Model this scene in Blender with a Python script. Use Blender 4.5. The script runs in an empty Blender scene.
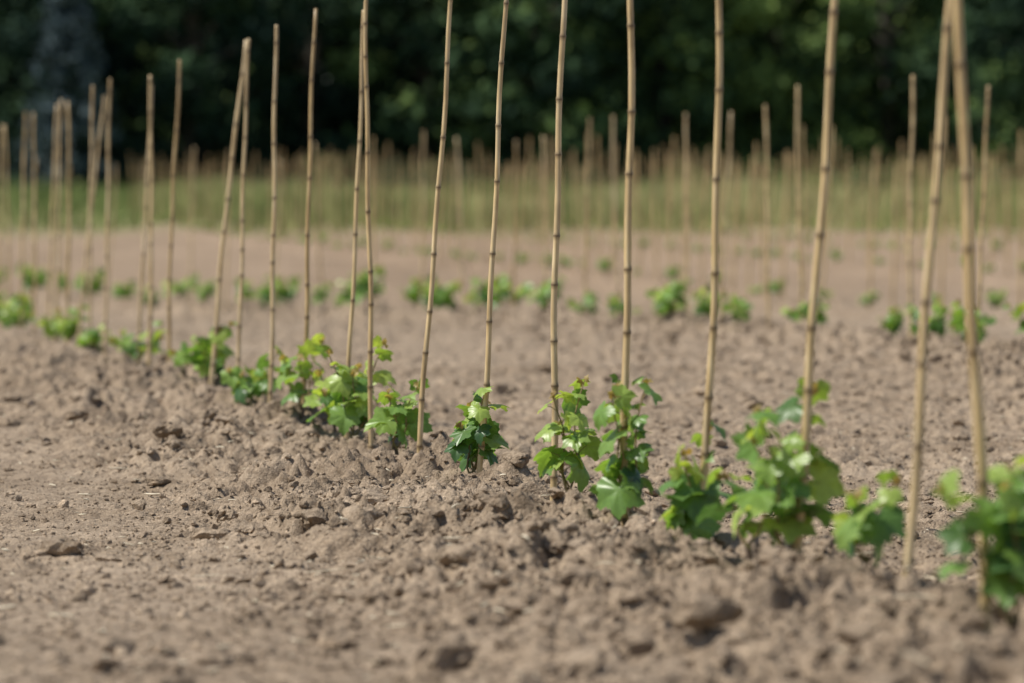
import bpy, math
import numpy as np
from mathutils import Vector
rng = np.random.default_rng(11)
scene = bpy.context.scene

# ------------------------------------------------------------ helpers
class MB:
    """collects geometry for one mesh"""
    def __init__(s):
        s.v=[]; s.n=0; s.f=[]; s.m=[]; s.a=[]
    def add(s, v, f, mat=0, tint=0.5):
        v=np.asarray(v,float).reshape(-1,3); f=np.asarray(f,int)
        s.v.append(v); s.f.append(f+s.n); s.m.append(np.full(len(f),mat,int))
        s.a.append(np.broadcast_to(np.asarray(tint,float),(len(v),)).copy()); s.n+=len(v)
    def addmb(s, o, R=None, T=(0,0,0), sc=1.0, dt=0.0):
        for v,a in zip(o.v,o.a):
            w=v*sc
            if R is not None: w=w@R.T
            s.v.append(w+np.asarray(T)); s.a.append(np.clip(a+dt,0,1))
        for f,m in zip(o.f,o.m):
            s.f.append(f+s.n); s.m.append(m)
        s.n+=o.n
    def mesh(s,name,mats,smooth=True):
        V=np.concatenate(s.v); A=np.concatenate(s.a)
        me=bpy.data.meshes.new(name)
        me.vertices.add(len(V)); me.vertices.foreach_set('co',V.astype(np.float32).ravel())
        tot=np.concatenate([np.full(len(f),f.shape[1],np.int32) for f in s.f])
        li=np.concatenate([f.ravel() for f in s.f]).astype(np.int32)
        st=np.concatenate([[0],np.cumsum(tot)[:-1]]).astype(np.int32)
        me.loops.add(len(li)); me.loops.foreach_set('vertex_index',li)
        me.polygons.add(len(tot)); me.polygons.foreach_set('loop_start',st); me.polygons.foreach_set('loop_total',tot)
        me.polygons.foreach_set('material_index',np.concatenate(s.m).astype(np.int32))
        me.polygons.foreach_set('use_smooth',np.full(len(tot),smooth))
        at=me.attributes.new('tint','FLOAT','POINT'); at.data.foreach_set('value',A.astype(np.float32))
        me.update(calc_edges=True)
        for m in mats: me.materials.append(m)
        return me
def obj(name,me,loc=(0,0,0),rot=(0,0,0),sc=1.0):
    o=bpy.data.objects.new(name,me); o.location=loc; o.rotation_euler=rot
    o.scale=(sc,sc,sc) if np.isscalar(sc) else sc
    scene.collection.objects.link(o); return o
def rotz(a):
    c,s=math.cos(a),math.sin(a); return np.array([[c,-s,0],[s,c,0],[0,0,1.]])
def tube(P,Rr,n=6):
    P=np.asarray(P,float); k=len(P); V=[]
    for i in range(k):
        t=P[min(i+1,k-1)]-P[max(i-1,0)]; t/=np.linalg.norm(t)+1e-9
        u=np.cross(t,[0.31,0.95,0.05]); u/=np.linalg.norm(u)+1e-9; w=np.cross(t,u)
        an=np.arange(n)*2*math.pi/n
        V.append(P[i]+Rr[i]*(np.cos(an)[:,None]*u+np.sin(an)[:,None]*w))
    V=np.concatenate(V); F=[]
    for i in range(k-1):
        for j in range(n):
            F.append((i*n+j,i*n+(j+1)%n,(i+1)*n+(j+1)%n,(i+1)*n+j))
    return V,np.array(F)

# ------------------------------------------------------------ noise
TAB=rng.random((8,256,256))
def vn(x,y,s=0):
    xi=np.floor(x).astype(int); yi=np.floor(y).astype(int); fx=x-xi; fy=y-yi
    fx=fx*fx*(3-2*fx); fy=fy*fy*(3-2*fy); T=TAB[s%8]
    a=T[xi&255,yi&255]; b=T[(xi+1)&255,yi&255]; c=T[xi&255,(yi+1)&255]; d=T[(xi+1)&255,(yi+1)&255]
    return (a*(1-fx)+b*fx)*(1-fy)+(c*(1-fx)+d*fx)*fy
def fbm(x,y,o=4,s=0):
    r=0; am=.5
    for i in range(o):
        r=r+am*(vn(x*2**i+17.3*i,y*2**i+5.1*i,s+i)-.5); am*=.5
    return r
def worley(x,y,s=0):
    xi=np.floor(x).astype(int); yi=np.floor(y).astype(int)
    h=np.zeros(x.shape)
    for dx in (-1,0,1):
        for dy in (-1,0,1):
            cx=xi+dx; cy=yi+dy
            px=cx+TAB[s][cx&255,cy&255]; py=cy+TAB[s+1][cx&255,cy&255]; rr=TAB[s+2][cx&255,cy&255]
            d=(x-px)**2+(y-py)**2
            bump=np.sqrt(np.maximum(0,(.2+.55*rr)**2-d))
            h=np.maximum(h,bump)
    return h
B=-0.23; CS=1/math.sqrt(1+B*B)
ROWS=[2.336,7.38,12.4,17.5,22.5,27.6,32.6,37.7]
def row2x(y): return ROWS[1]+B*y-.0135*np.maximum(0,y-26)**2   # second row bends left
def sdist(x,y,a): return (x-a-B*y)*CS
def terrain(x,y):
    r=np.clip(y-35,0,150); return .00078*r**1.66-.17*np.exp(-((y-38)/8)**2)
def height(x,y):
    x=np.asarray(x,float); y=np.asarray(y,float)
    z=terrain(x,y)
    s1=sdist(x,y,ROWS[0])
    rough=.17+np.exp(-((s1+.25)/.6)**4)*1.0
    mound=.045*np.exp(-((s1+.1)/.42)**2)-.05*np.exp(-((y-11.2)/3.4)**2)
    s=(x-row2x(np.minimum(y,46)))*CS; mound=mound+.07*np.exp(-(s/.5)**2); rough=rough+.9*np.exp(-(s/1.1)**2)
    for a in ROWS[2:]:
        s=sdist(x,y,a); mound=mound+.09*np.exp(-(s/.5)**2); rough=rough+.7*np.exp(-(s/.8)**2)
    rough=rough+.34*(1/(1+np.exp(-(s1-.5)*8)))
    rough=rough*(.35+1.3*vn(x*1.6,y*1.6,3))
    z=z+mound-.045+.05*fbm(x*.5,y*.5,3,1)+.11*rough*fbm(x*3.3,y*3.3,4,2)
    wx=x+.07*fbm(x*14,y*14,4,5); wy=y+.07*fbm(x*14+9,y*14,4,6)
    g=vn(x*5,y*5,7)
    z=z+rough*(.085*g*worley(wx*8,wy*8,0)+.034*worley(wx*19+3,wy*19,2)+.02*worley(wx*44,wy*44,4))
    z=z+(.012+.055*rough)*fbm(x*24,y*24,4,0)
    return z

# ------------------------------------------------------------ materials
def newmat(n):
    m=bpy.data.materials.new(n); m.use_nodes=True; nt=m.node_tree
    return m,nt,nt.nodes['Principled BSDF'],nt.nodes['Material Output']
def nz(nt,scale,detail=4,rough=.6,vec=None):
    n=nt.nodes.new('ShaderNodeTexNoise'); n.inputs['Scale'].default_value=scale
    n.inputs['Detail'].default_value=detail; n.inputs['Roughness'].default_value=rough
    if vec is not None: nt.links.new(vec,n.inputs['Vector'])
    return n
def ramp(nt,fac,stops):
    r=nt.nodes.new('ShaderNodeValToRGB'); e=r.color_ramp.elements
    while len(e)<len(stops): e.new(.5)
    for i,(p,c) in enumerate(stops): e[i].position=p; e[i].color=(*c,1)
    nt.links.new(fac,r.inputs[0]); return r
def mix(nt,f,a,b,mode='MIX'):
    m=nt.nodes.new('ShaderNodeMix'); m.data_type='RGBA'; m.blend_type=mode
    for s,i in ((f,0),(a,6),(b,7)):
        if hasattr(s,'links'): nt.links.new(s,m.inputs[i])
        elif i==0: m.inputs[0].default_value=s
        else: m.inputs[i].default_value=(*s,1)
    return m.outputs[2]
def pos(nt):
    g=nt.nodes.new('ShaderNodeNewGeometry'); return g.outputs['Position']
def attr(nt,n='tint'):
    a=nt.nodes.new('ShaderNodeAttribute'); a.attribute_name=n; return a.outputs['Fac']

def soil(name,far=True,bright=1.0):
    m,nt,bs,out=newmat(name); P=pos(nt)
    n1=nz(nt,1.6,3,.6,P); n2=nz(nt,22,3,.65,P); n3=nz(nt,140,2,.7,P)
    c1=ramp(nt,n1.outputs[0],[(.32,(.290*bright,.222*bright,.156*bright)),(.68,(.405*bright,.318*bright,.232*bright))])
    c2=ramp(nt,n2.outputs[0],[(.3,(.56,.53,.50)),(.5,(1,1,1)),(.72,(1.3,1.29,1.27))])
    c=mix(nt,.85,c1.outputs[0],c2.outputs[0],'MULTIPLY')
    c3=ramp(nt,n3.outputs[0],[(.35,(.72,.7,.68)),(.55,(1,1,1)),(.7,(1.4,1.4,1.4))])
    c=mix(nt,.8,c,c3.outputs[0],'MULTIPLY')
    if far:
        sx=nt.nodes.new('ShaderNodeSeparateXYZ'); nt.links.new(P,sx.inputs[0])
        mr=nt.nodes.new('ShaderNodeMapRange'); mr.inputs[1].default_value=34; mr.inputs[2].default_value=48
        nt.links.new(sx.outputs[1],mr.inputs[0])
        nf=ramp(nt,nz(nt,.35,3,.6,P).outputs[0],[(.35,(.26,.185,.122)),(.65,(.36,.26,.178))])
        c=mix(nt,mr.outputs[0],c,mix(nt,.7,c,nf.outputs[0]))
        ng=nz(nt,.12,3,.6,P)
        ad=nt.nodes.new('ShaderNodeMath'); ad.operation='MULTIPLY_ADD'; ad.inputs[1].default_value=30
        nt.links.new(ng.outputs[0],ad.inputs[0]); nt.links.new(sx.outputs[1],ad.inputs[2])
        m2=nt.nodes.new('ShaderNodeMapRange'); m2.inputs[1].default_value=98; m2.inputs[2].default_value=118
        nt.links.new(ad.outputs[0],m2.inputs[0])
        gcol=ramp(nt,nz(nt,.25,4,.6,P).outputs[0],[(.35,(.15,.19,.065)),(.65,(.29,.27,.13))])
        c=mix(nt,m2.outputs[0],c,gcol.outputs[0])
    nt.links.new(c,bs.inputs['Base Color']); bs.inputs['Roughness'].default_value=.95
    bs.inputs['Specular IOR Level'].default_value=.15
    b=nt.nodes.new('ShaderNodeBump'); b.inputs['Strength'].default_value=1.0; b.inputs['Distance'].default_value=.014
    nb=nz(nt,75,3,.75,P); nt.links.new(nb.outputs[0],b.inputs['Height'])
    nt.links.new(b.outputs[0],bs.inputs['Normal'])
    return m
M_SOIL=soil('soil'); M_CLOD=soil('soil_clod',False,1.0); M_STONE=soil('pale_stone',False,1.4)

def leafmat(name,dark,mid,pale,trans=.45,rough=.5):
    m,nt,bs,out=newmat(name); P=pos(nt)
    c=ramp(nt,attr(nt),[(0,dark),(.5,mid),(1,pale)])  # tint attribute picks the leaf tone, dark to pale
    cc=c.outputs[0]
    bs.inputs['Roughness'].default_value=rough
    bs.inputs['Specular IOR Level'].default_value=.55 if trans else .1
    if trans:
        n=nz(nt,60,2,.6,P); cc=mix(nt,.5,cc,ramp(nt,n.outputs[0],[(.3,(.7,.7,.7)),(.7,(1.2,1.2,1.2))]).outputs[0],'MULTIPLY')
        t=nt.nodes.new('ShaderNodeBsdfTranslucent')
        tc=mix(nt,1.0,cc,(1.55,1.5,.6),'MULTIPLY'); nt.links.new(tc,t.inputs[0])
        ms=nt.nodes.new('ShaderNodeMixShader'); ms.inputs[0].default_value=trans
        nt.links.new(bs.outputs[0],ms.inputs[1]); nt.links.new(t.outputs[0],ms.inputs[2]); nt.links.new(ms.outputs[0],out.inputs[0])
    nt.links.new(cc,bs.inputs['Base Color'])
    return m
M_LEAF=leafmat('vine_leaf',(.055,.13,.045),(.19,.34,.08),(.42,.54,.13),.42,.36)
M_TIP=leafmat('young_tip_leaf',(.30,.20,.08),(.40,.30,.12),(.45,.36,.15),.4,.45)
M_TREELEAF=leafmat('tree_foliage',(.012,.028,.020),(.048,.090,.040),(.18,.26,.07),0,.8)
M_SPRUCE=leafmat('blue_spruce_needles',(.03,.055,.065),(.08,.12,.14),(.135,.18,.195),0,.8)
M_GRASS=leafmat('meadow_grass',(.13,.18,.055),(.26,.31,.11),(.44,.42,.21),0,.8)
def simple(name,c1,c2,sc,rough=.8):
    m,nt,bs,out=newmat(name); P=pos(nt)
    nt.links.new(ramp(nt,nz(nt,sc,3,.6,P).outputs[0],[(.3,c1),(.7,c2)]).outputs[0],bs.inputs['Base Color'])
    bs.inputs['Roughness'].default_value=rough; return m
M_STEM=simple('vine_shoot',(.16,.14,.05),(.32,.22,.10),30,.6)
M_WOOD=simple('vine_wood',(.07,.045,.03),(.16,.11,.075),60)
M_BARK=simple('tree_bark',(.03,.025,.02),(.08,.065,.05),3)
M_STRAW=simple('dry_straw',(.50,.42,.30),(.74,.66,.50),40,.7)
def bamboo():
    m,nt,bs,out=newmat('bamboo')
    tc=nt.nodes.new('ShaderNodeTexCoord'); mp=nt.nodes.new('ShaderNodeMapping')
    mp.inputs['Scale'].default_value=(90,90,5); nt.links.new(tc.outputs['Object'],mp.inputs[0])
    n=nz(nt,1,4,.6,mp.outputs[0])
    c=ramp(nt,n.outputs[0],[(.25,(.45,.30,.13)),(.5,(.70,.52,.26)),(.75,(.84,.70,.44))])
    n2=nz(nt,5,3,.6,tc.outputs['Object'])
    cc=mix(nt,.8,c.outputs[0],ramp(nt,n2.outputs[0],[(.35,(.55,.53,.53)),(.6,(1.05,1.05,1.05))]).outputs[0],'MULTIPLY')
    oi=nt.nodes.new('ShaderNodeObjectInfo')
    v=ramp(nt,oi.outputs['Random'],[(0,(.78,.74,.68)),(.5,(1,1,1)),(1,(1.0,1.03,1.15))])
    cc=mix(nt,1,cc,v.outputs[0],'MULTIPLY')
    cc=mix(nt,attr(nt),cc,(.10,.06,.03))
    nt.links.new(cc,bs.inputs['Base Color']); bs.inputs['Roughness'].default_value=.42
    return m
M_BAM=bamboo()

# ------------------------------------------------------------ ground sheet
def grow(start,step,fac,end):
    o=[]; x=start
    while x<end:
        step*=fac; x+=step; o.append(x)
    return o
core=np.arange(-3.0,3.4,.0105)
xs=np.array([-v for v in grow(3.0,.0105,1.06,320)][::-1]+list(core)+grow(core[-1],.0105,1.06,320))
yl=[]; y=5.3
while y<20: yl.append(y); y+=.0013*y
while y<100: yl.append(y); y+=.006*y
while y<620: yl.append(y); y+=.03*y
ys=np.array([5.3-v for v in grow(0,.02,1.15,60)][::-1]+yl)
X,Y=np.meshgrid(xs,ys); Z=height(X,Y)
nx,ny=len(xs),len(ys)
idx=np.arange(nx*ny).reshape(ny,nx)
F=np.stack([idx[:-1,:-1],idx[:-1,1:],idx[1:,1:],idx[1:,:-1]],-1).reshape(-1,4)
g=MB(); g.add(np.stack([X,Y,Z],-1).reshape(-1,3),F)
obj('ground',g.mesh('ground',[M_SOIL]))

# ------------------------------------------------------------ clods
import bmesh
def ico(sub):
    bm=bmesh.new(); bmesh.ops.create_icosphere(bm,subdivisions=sub,radius=1)
    v=np.array([p.co[:] for p in bm.verts]); f=np.array([[q.index for q in p.verts] for p in bm.faces]); bm.free(); return v,f
def clods(mb,sub,n,rmin,rmax,density,power=2.2,ymin=5.4,ymax=20,mat=0,emb=.0):
    v,f=ico(sub); temps=[]
    for k in range(10):
        o=rng.random(3)*50
        d=1+1.7*fbm(v[:,0]*1.1+o[0]+v[:,2]*.7,v[:,1]*1.1+o[1]+v[:,2],4,k)+rng.normal(size=len(v))*(.08 if sub>1 else .18)
        w=v*d[:,None]
        for q in range(6):
            nn=rng.normal(size=3); nn/=np.linalg.norm(nn); dd=w@nn; lim=rng.uniform(.45,.8)
            w=w-np.maximum(0,dd-lim)[:,None]*nn*.85
        temps.append(w)
    u=rng.random(n*8); yy=ymin*(ymax/ymin)**u; xx=(rng.random(n*8)*2-1)*(.15*yy+.5)
    keep=rng.random(n*8)<density(xx,yy); xx=xx[keep][:n]; yy=yy[keep][:n]; m=len(xx)
    r=rmin*(1-rng.random(m)*(1-(rmin/rmax)**power))**(-1/power)
    zz=height(xx,yy)
    A=rng.random(m)*6.28; sx=.75+.7*rng.random(m); sy=.75+.6*rng.random(m); sz=.55+.45*rng.random(m)
    tid=rng.integers(0,10,m)
    V=np.stack(temps)[tid]
    V=V*np.stack([sx,sy,sz],-1)[:,None,:]*r[:,None,None]
    c,s=np.cos(A)[:,None],np.sin(A)[:,None]
    W=np.stack([V[...,0]*c-V[...,1]*s,V[...,0]*s+V[...,1]*c,V[...,2]],-1)
    W=W+np.stack([xx,yy,zz+emb*r],-1)[:,None,:]
    FF=(f[None]+(np.arange(m)*len(v))[:,None,None]).reshape(-1,3)
    mb.add(W.reshape(-1,3),FF,mat)
def dens(x,y):
    s=sdist(x,y,ROWS[0]); d=.08+1.0*np.exp(-((s+.25)/.62)**4)+.22*(s>.3)
    return d*(.2+1.3*vn(x*1.9+4,y*1.9,5))
def dens2(x,y): return np.clip(.45+.7*dens(x,y),0,1)*(.4+.9*vn(x*4,y*4,6))
def densr2(x,y):
    s=(x-row2x(y))*CS; return np.exp(-(s/1.2)**2)
c=MB(); clods(c,3,1300,.015,.052,dens,2.1,emb=.3); clods(c,2,14000,.0055,.02,dens,2.1,emb=.35); clods(c,1,55000,.0024,.008,dens2,1.7,emb=.35)
clods(c,2,2500,.014,.05,densr2,2.2,15,32,emb=.1)
obj('soil_clods',c.mesh('soil_clods',[M_CLOD],False))
st=MB(); clods(st,3,150,.010,.034,dens2,1.9,emb=.3); clods(st,2,1800,.004,.011,dens2,1.8,emb=.45)
obj('stones',st.mesh('stones',[M_STONE]))

# dry straw litter
sw=MB()
for i in range(1100):
    yy=5.4*(18/5.4)**rng.random(); xx=(rng.random()*2-1)*(.15*yy+.4)
    if rng.random()>float(dens2(np.array(xx),np.array(yy)))*.9+.1: continue
    L=.016*(1-rng.random()*.985)**(-.55); L=min(L,.14); a=rng.random()*6.28; k=5
    t=np.linspace(-.5,.5,k); bend=rng.normal()*.5
    px=xx+L*(t*math.cos(a)-bend*t*t*math.sin(a)); py=yy+L*(t*math.sin(a)+bend*t*t*math.cos(a))
    hh=height(px,py); pz=max(hh)*.85+hh*.15+.008+rng.normal()*.12*L*t
    w=rng.uniform(.001,.0032)
    V,Fq=tube(np.stack([px,py,pz],-1),[w*.5,w,w,w*.9,w*.4],4); sw.add(V,Fq)
obj('dry_straw_litter',sw.mesh('dry_straw_litter',[M_STRAW]))

# ------------------------------------------------------------ bamboo stakes
def stake(mb,H,leanx,leany,r0=.0105,r1=.0075,n=10,T=(0,0,0),simple=False):
    z=-.14; P=[];R=[];A=[]
    ph=rng.random(4)*6.28; am=rng.uniform(.002,.008,2)
    kx=lambda q: am[0]*math.sin(q*3.1+ph[0])+.0025*math.sin(q*11+ph[2]); ky=lambda q: am[1]*math.sin(q*2.7+ph[1])
    def at(zz): return np.array([leanx*zz+kx(zz),leany*zz+ky(zz),zz])
    if simple:
        zs=[-.1,H*.5,H]; P=[at(q) for q in zs]; R=[r0,(r0+r1)/2,r1]; A=[0,0,0]
    else:
        node=z+rng.uniform(.02,.12); P.append(at(z));R.append(r0);A.append(.1)
        while node<H-.02:
            rr=r0+(r1-r0)*node/H
            for dz,k,a in ((-.014,1,.05),(-.005,1.05,.4),(0,1.2,.9),(.004,1.15,.6),(.010,.96,.25),(.024,1,.02)):
                if P[-1][2]<node+dz: P.append(at(node+dz)); R.append(rr*k); A.append(a)
            seg=rng.uniform(.10,.24); P.append(at(min(node+seg*.5,H-.01))); R.append(rr*.985); A.append(0)
            node+=seg
        P.append(at(H)); R.append(r1); A.append(.1); P.append(at(H+.0005)); R.append(r1*.05); A.append(.7)
    V,Fq=tube(np.array(P),R,n); mb.add(V+np.array(T),Fq,0,np.repeat(A,n))
# (distance, lean, height, radius scale)
S1=[(6.46,-.04,1.55,1.05),(6.89,.078,1.55,.9),(7.54,.053,1.6,.95),(8.25,.026,1.6,.92),(8.91,0.0,1.55,1.0),(9.68,.02,1.6,.95),
(10.59,.06,1.6,.88),(11.43,.066,1.6,.88),(12.27,-.003,1.6,.88),(12.72,.045,1.56,.82),(13.6,.034,1.53,.88),(14.35,.02,1.54,.92),(15.26,.043,1.54,.86),
(15.99,.10,1.57,1.05),(17.4,.038,1.56,.92),(18.05,.006,1.53,.95),(18.55,.05,1.50,.88),(20.0,.026,1.54,.92),(20.7,.01,1.50,.92),(21.35,.10,1.52,.9),(21.9,0.0,1.51,.95),
(22.7,.03,1.53,1),(23.2,.05,1.53,1),(24.0,0.,1.53,.9),(25.,.03,1.52,1),(25.8,-.02,1.52,.9),(26.7,.02,1.52,1),(27.6,0.03,1.5,1),(28.5,.0,1.5,1),(29.4,.0,1.5,1)]
for k in range(1,6): S1.append((6.46-.75*k-.05,rng.normal()*.03,1.55,1.))
for (yy,lean,H,rs) in S1:
    xx=ROWS[0]+B*yy; mb=MB(); stake(mb,H,lean,rng.normal()*.015,.0103*rs,.0076*rs,12)
    obj('bamboo_stake',mb.mesh('bamboo_stake',[M_BAM]),(xx,yy,float(height(xx,yy))-.01))
yy=15.2
while yy<43:
    xx=float(row2x(yy)); mb=MB(); lean=rng.normal()*.03+.02
    stake(mb,rng.uniform(1.5,1.7),lean,rng.normal()*.03,.0115,.009,8)
    if rng.random()<.75:
        obj('bamboo_stake',mb.mesh('bamboo_stake',[M_BAM]),(xx,yy,float(height(xx,yy))-.02))
    yy+=rng.uniform(.7,1.2)
far=MB()
for i,a in enumerate(ROWS[2:]):
    yy=max(8,(a-14)/.4)
    while yy<100:
        xx=a+B*yy
        if -25<xx<32 and rng.random()<.92:
            stake(far,rng.uniform(1.5,1.95),rng.normal()*.035+.01,rng.normal()*.03,.0155,.013,5,(xx,yy,float(height(xx,yy))-.02),True)
        yy+=rng.uniform(.55,.85)
obj('vineyard_stakes',far.mesh('vineyard_stakes',[M_BAM]))

# ------------------------------------------------------------ grapevines
def leafgeo(K=44,curl=.2,fold=.25,wav=.08):
    th=np.linspace(-math.pi,math.pi,K,endpoint=False); at=np.abs(th)
    r=.66+.34*np.exp(-(th/.35)**2)+.28*np.exp(-((at-1.05)/.30)**2)+.22*np.exp(-((at-2.0)/.37)**2)
    r*=1-.66*np.exp(-((at-math.pi)/.26)**2)
    r*=1+.05*np.where(np.arange(K)%2==0,1,-1)+rng.normal(size=K)*.02
    rings=[.0,.4,.75,1.0] if K>20 else [0,.55,1.0]
    V=[[0,0,0]]
    vein=np.exp(-(th/.16)**2)+np.exp(-((at-1.05)/.14)**2)+np.exp(-((at-2.0)/.14)**2)
    ph=rng.random()*6.28
    for q in rings[1:]:
        x=np.sin(th)*r*q; y=np.cos(th)*r*q
        z=-curl*(x*x+y*y)+fold*np.abs(x)*.6-.07*vein*q+wav*q*q*np.sin(3*th+ph)
        V+=list(np.stack([x,y,z],-1))
    V=np.array(V); T=[];Q=[]
    for j in range(K): T.append((0,1+(j+1)%K,1+j))
    for i in range(len(rings)-2):
        o=1+i*K
        for j in range(K): Q.append((o+j,o+(j+1)%K,o+K+(j+1)%K,o+K+j))
    return V,np.array(T),np.array(Q)
def norm(v): return v/(np.linalg.norm(v)+1e-9)
def addleaf(mb,p,tip,nrm,size,tint,K=44,mat=0):
    V,T,Q=leafgeo(K,rng.uniform(.0,.5),rng.uniform(-.1,.5),rng.uniform(.03,.14))
    y=norm(tip); n=norm(nrm-y*np.dot(nrm,y)); x=np.cross(y,n)
    W=(V*size)@np.stack([x,y,n])+p
    base=mb.n; mb.v.append(W); mb.a.append(np.full(len(W),np.clip(tint,0,1))); mb.n+=len(W)
    for f in (T,Q): mb.f.append(f+base); mb.m.append(np.full(len(f),mat,int))
def vine(H=.28,spread=.12,nsh=3,K=44,lsize=.042,bright=0.,dens=1.0):
    mb=MB()
    hb=rng.uniform(.04,.07)
    V,Fq=tube([[0,0,-.06],[.004,0,hb*.5],[0,.003,hb]],[.008,.007,.007],7); mb.add(V,Fq,2)
    for s in range(nsh):
        a=s*6.28/nsh+rng.normal()*.5; L=H*rng.uniform(.6,.98) if s else H
        out=spread*rng.uniform(.4,1.0); n=7; t=np.linspace(0,1,n)
        P=np.stack([out*np.cos(a)*t**.8+.01*np.sin(t*7+a),out*np.sin(a)*t**.8+.01*np.cos(t*6+a),hb*.8+(L-hb)*t-.02*t*t*rng.random()],-1)
        V,Fq=tube(P,np.linspace(.0036,.0016,n),5); mb.add(V,Fq,1)
        m=max(4,int(L/.043*dens)); side=rng.random()*6.28
        for j in range(m):
            q=.12+.88*(j+.7)/m; k=q*(n-1); i0=min(int(k),n-2); p=P[i0]+(P[i0+1]-P[i0])*(k-i0)
            side+=math.pi+rng.normal()*.6
            d=np.array([math.cos(side),math.sin(side),rng.uniform(.1,.9)]); d=norm(d)
            pl=rng.uniform(.03,.065)*(1.15-.6*q)
            e=p+d*pl; V,Fq=tube([p,p+d*pl*.5+[0,0,.004],e],[.0013,.0011,.001],4); mb.add(V,Fq,1)
            h=d*[1,1,0]; tip=h*rng.uniform(.4,1)+np.array([0,0,rng.uniform(-1.,.1)])+rng.normal(size=3)*.2
            nr=np.array([0,0,1.])*rng.uniform(.4,1.0)+h*.7+rng.normal(size=3)*.35
            sz=lsize*(1.15-.45*q**2)*rng.uniform(.55,1.15)
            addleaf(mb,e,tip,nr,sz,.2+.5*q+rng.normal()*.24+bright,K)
        for j in range(2):
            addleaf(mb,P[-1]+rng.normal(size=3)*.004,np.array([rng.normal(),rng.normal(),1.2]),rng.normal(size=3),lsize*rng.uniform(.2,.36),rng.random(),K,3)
    return mb
MV=[M_LEAF,M_STEM,M_WOOD,M_TIP]
V1=[(6.40,.03,.35,.13,4,.05),(7.05,-.02,.23,.07,3,.05),(7.52,-.03,.42,.12,4,.08),(7.80,-.03,.27,.08,2,.0),(8.28,-.02,.33,.08,4,.0),(8.90,-.01,.40,.06,3,.08),(9.50,.0,.37,.06,3,.2),
(10.62,-.01,.33,.08,4,-.10),(11.72,-.02,.28,.09,3,.08),(12.45,-.02,.38,.10,4,.12),(12.95,.0,.26,.10,3,.1),(13.5,-.02,.32,.10,3,.15),(14.6,-.02,.26,.15,4,.05),(16.1,0,.30,.15,5,.1),(16.8,0,.2,.1,2,.1),(18.6,0,.25,.16,5,.1),
(20.5,0,.2,.12,3,.0),(21.8,0,.26,.17,5,.1),(22.5,0,.26,.17,4,.1),(25.1,0,.30,.18,5,.1),(26.2,0,.30,.16,5,.1),(27.5,0,.28,.16,4,.1),(5.75,0,.26,.12,3,0),(5.1,0,.26,.12,3,0)]
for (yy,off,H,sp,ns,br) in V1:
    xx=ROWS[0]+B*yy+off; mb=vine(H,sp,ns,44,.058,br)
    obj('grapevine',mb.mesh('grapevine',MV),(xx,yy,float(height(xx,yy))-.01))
temps=[vine(.28,.18,5,16,.060,.02) for _ in range(5)]
tm=[t.mesh('grapevine_bush',MV) for t in temps]
yy=15.0
while yy<44:
    xx=float(row2x(yy))+rng.normal()*.05
    obj('grapevine',tm[rng.integers(5)],(xx,yy,float(height(xx,yy))-.005),(0,0,rng.random()*6.28),rng.uniform(.75,1.3)*(1.2 if yy>30 else 1))
    yy+=rng.uniform(.55,1.2)*(.8 if yy>30 else .9)
fv=MB()
for i,a in enumerate(ROWS[2:]):
    yy=max(8,(a-14)/.4)
    while yy<98:
        xx=a+B*yy+rng.normal()*.05
        if -22<xx<28: fv.addmb(temps[rng.integers(5)],rotz(rng.random()*6.28),(xx,yy,float(height(xx,yy))),rng.uniform(.35,.9))
        yy+=rng.uniform(.8,2.0)
obj('grapevine_rows',fv.mesh('grapevine_rows',MV))

# ------------------------------------------------------------ meadow grass strip
def blades(n,x0,x1,y0,y1,hmin,hmax,w,tb=0.):
    x=rng.uniform(x0,x1,n); y=rng.uniform(y0,y1,n); cl=vn(x*.25,y*.12,2)
    k=rng.random(n)<np.clip(cl*1.6-.1,0,1)*np.clip((y-y0)/14+.1,0,1); x=x[k];y=y[k];cl=cl[k]; n=len(x)
    z=terrain(x,y)-.05; h=rng.uniform(hmin,hmax,n)*(.5+cl); a=rng.random(n)*6.28; lx=rng.normal(size=n)*.2*h; ly=rng.normal(size=n)*.2*h
    dx=np.cos(a)*w; dy=np.sin(a)*w
    V=np.stack([np.stack([x-dx,y-dy,z],-1),np.stack([x+dx,y+dy,z],-1),np.stack([x+dx*.7+lx*.4,y+dy*.7+ly*.4,z+h*.6],-1),np.stack([x+lx,y+ly,z+h],-1),np.stack([x-dx*.7+lx*.4,y-dy*.7+ly*.4,z+h*.6],-1)],1)
    F=np.arange(5*n).reshape(n,5)
    t2=vn(x*.11+7,y*.07,6)
    return V.reshape(-1,3),F,np.repeat(np.clip(rng.random(n)*.4+t2*.9-.12+tb,0,1),5)
gr=MB(); V,Fq,t=blades(80000,-40,40,88,152,.25,.85,.035); gr.add(V,Fq,0,t)
obj('meadow_grass',gr.mesh('meadow_grass',[M_GRASS],False))

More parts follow.
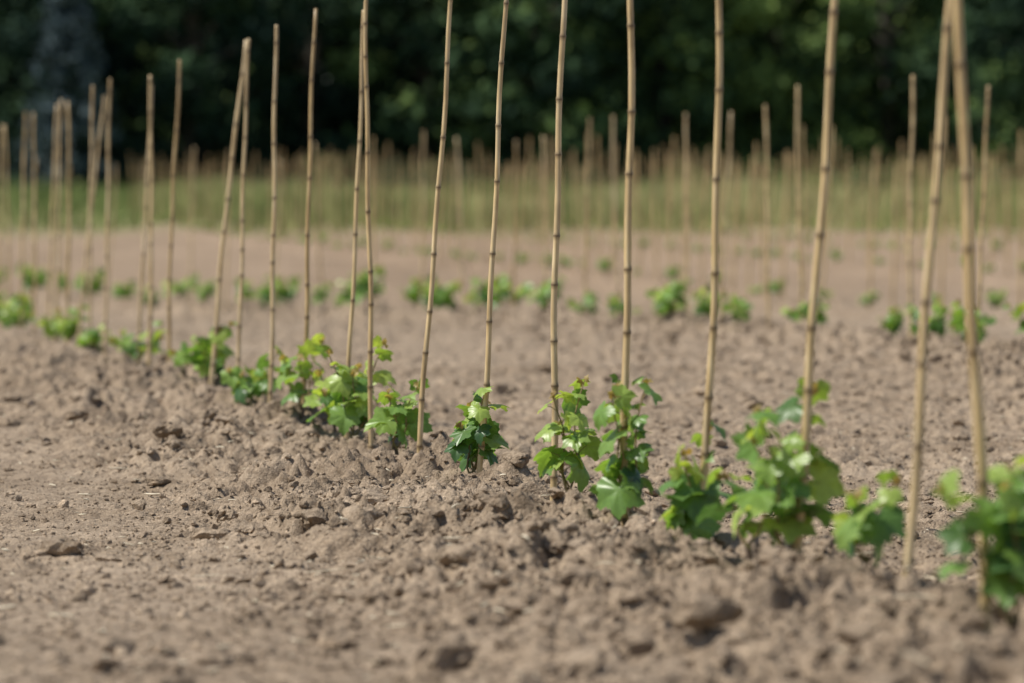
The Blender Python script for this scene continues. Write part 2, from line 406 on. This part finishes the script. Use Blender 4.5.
# ------------------------------------------------------------ trees
def leafquads(C,size,nb,tint):
    n=len(C); nr=nb+rng.normal(size=(n,3))*.7; nr/=np.linalg.norm(nr,axis=1)[:,None]
    u=np.cross(nr,rng.normal(size=(n,3))); u/=np.linalg.norm(u,axis=1)[:,None]; w=np.cross(nr,u)
    s=(size*rng.uniform(.6,1.3,n))[:,None]
    V=np.stack([C-u*s,C-w*s*.6+nr*s*.15,C+u*s,C+w*s*.6+nr*s*.1],1)
    return V.reshape(-1,3),np.arange(4*n).reshape(n,4),np.repeat(np.clip(tint,0,1),4)
def tree(H,W,nb=26,per=420,low=.12,size=.17,tb=0.):
    mb=MB(); k=8; zz=np.linspace(0,H*.85,k)
    tr=np.stack([.25*np.sin(zz*.3),.2*np.cos(zz*.25)-.2,zz],-1); tr[0,2]=-.3
    V,Fq=tube(tr,np.linspace(.32,.06,k)*H/14,8); mb.add(V,Fq,1)
    for b in range(nb):
        q=low+(1-low)*(b+rng.random())/nb; env=math.sin(math.pi*min(1,(q*.92+.08))**.8)**.6
        a=b*2.4+rng.normal()*.3; R=W*env*rng.uniform(.4,1.0); cz=H*q*.93
        ctr=np.array([R*math.cos(a),R*math.sin(a),cz]); br=W*rng.uniform(.22,.42)*(.6+.5*env)
        st=np.array([0,0,cz*.75]); mid=(st+ctr)/2+[0,0,.3]
        V,Fq=tube([st,mid,ctr],[.11,.07,.03],5); mb.add(V,Fq,1)
        d=rng.normal(size=(per,3)); d/=np.linalg.norm(d,axis=1)[:,None]
        rad=br*rng.uniform(.45,1.12,per)*(1+.35*np.sin(d[:,0]*5+b)*np.sin(d[:,1]*6+b))
        C=ctr+d*rad[:,None]*[1,1,.75]
        bt=rng.normal()*.2
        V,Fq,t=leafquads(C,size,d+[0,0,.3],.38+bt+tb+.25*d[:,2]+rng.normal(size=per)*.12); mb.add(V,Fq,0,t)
    return mb.mesh('tree',[M_TREELEAF,M_BARK],False)
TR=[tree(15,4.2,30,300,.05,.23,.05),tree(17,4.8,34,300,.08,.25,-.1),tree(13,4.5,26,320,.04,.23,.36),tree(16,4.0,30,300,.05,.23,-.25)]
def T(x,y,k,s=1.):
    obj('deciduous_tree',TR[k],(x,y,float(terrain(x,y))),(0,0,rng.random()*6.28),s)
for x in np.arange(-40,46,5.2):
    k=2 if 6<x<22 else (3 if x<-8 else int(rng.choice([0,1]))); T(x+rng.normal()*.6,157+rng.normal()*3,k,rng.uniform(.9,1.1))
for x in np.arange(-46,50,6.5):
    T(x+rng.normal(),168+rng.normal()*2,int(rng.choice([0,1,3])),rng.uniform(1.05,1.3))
sp=MB(); H=13
V,Fq=tube([[0,0,-.2],[0,0,H*.5],[0,0,H]],[.2,.12,.02],8); sp.add(V,Fq,1)
for i in range(420):
    q=rng.random()**.8; z=.4+(H-.5)*q; L=((1-q)*3.3+.15)*rng.uniform(.7,1.1); a=rng.random()*6.28; n=26
    t=rng.random(n); C=np.stack([np.cos(a)*L*t,np.sin(a)*L*t,z-.25*L*t+.1*t*t*L],-1)+rng.normal(size=(n,3))*.1
    V,Fq,tt=leafquads(C,.13,np.tile([0,0,1.],(n,1)),.25+.55*t+rng.normal()*.2+rng.normal(size=n)*.1); sp.add(V,Fq,0,tt)
obj('blue_spruce_tree',sp.mesh('blue_spruce_tree',[M_SPRUCE,M_BARK],False),(-18.4,150,float(terrain(0,150))),(0,0,0),.85)
wd=MB(); n=50000
x=rng.uniform(-70,70,n); z=rng.random(n)*(21+4*vn(x*.15,x*0,1)); y=185+6*vn(x*.2,z*.2,3)+rng.random(n)*7
C=np.stack([x,y,z+float(terrain(0,180))-.5],-1)
V,Fq,t=leafquads(C,.65,np.tile([0,-1,.4],(n,1)),.05+.3*vn(x*.3,z*.3,4)); wd.add(V,Fq,0,t)
obj('distant_woodland',wd.mesh('distant_woodland',[M_TREELEAF],False))
sh=MB()
for i in range(95):
    xx=rng.uniform(-42,45); yy=rng.uniform(147,153); r=rng.uniform(.7,1.6); per=200
    if xx<-6 and rng.random()<.5: continue
    d=rng.normal(size=(per,3)); d/=np.linalg.norm(d,axis=1)[:,None]; d[:,2]=np.abs(d[:,2])
    C=np.array([xx,yy,float(terrain(xx,yy))])+d*r*rng.uniform(.4,1.1,per)[:,None]*[1.2,1,1.]
    V,Fq,t=leafquads(C,.15,d,.45+rng.normal()*.15+(.25 if xx>5 else 0)+rng.normal(size=per)*.1); sh.add(V,Fq,0,t)
obj('shrub_thicket',sh.mesh('shrub_thicket',[M_TREELEAF],False))

# ------------------------------------------------------------ light
EL=math.radians(56); sd=Vector((-.75,-.12,0)).normalized()*math.cos(EL)+Vector((0,0,math.sin(EL)))
w=bpy.data.worlds.new("World"); scene.world=w; w.use_nodes=True; nt=w.node_tree
sky=nt.nodes.new('ShaderNodeTexSky'); sky.sky_type='NISHITA'; sky.sun_disc=False
sky.sun_elevation=EL; sky.sun_rotation=math.atan2(sd.x,sd.y)
nt.links.new(sky.outputs[0],nt.nodes['Background'].inputs[0]); nt.nodes['Background'].inputs[1].default_value=.10
L=bpy.data.lights.new('sun','SUN'); L.energy=5.0; L.angle=math.radians(.53); L.color=(1,.95,.86)
lo=bpy.data.objects.new('sun',L); scene.collection.objects.link(lo); lo.rotation_euler=sd.to_track_quat('Z','Y').to_euler()
scene.view_settings.view_transform='Standard'; scene.view_settings.look='None'; scene.view_settings.exposure=0

cam=bpy.data.cameras.new('camera'); co=bpy.data.objects.new('camera',cam); scene.collection.objects.link(co)
cam.sensor_width=36; cam.lens=126.56; cam.clip_start=.1; cam.clip_end=1500
co.location=(0,0,.75); co.rotation_euler=(math.radians(90-1.838),0,0)
cam.dof.use_dof=True; cam.dof.focus_distance=10.4; cam.dof.aperture_fstop=2.8
scene.camera=co
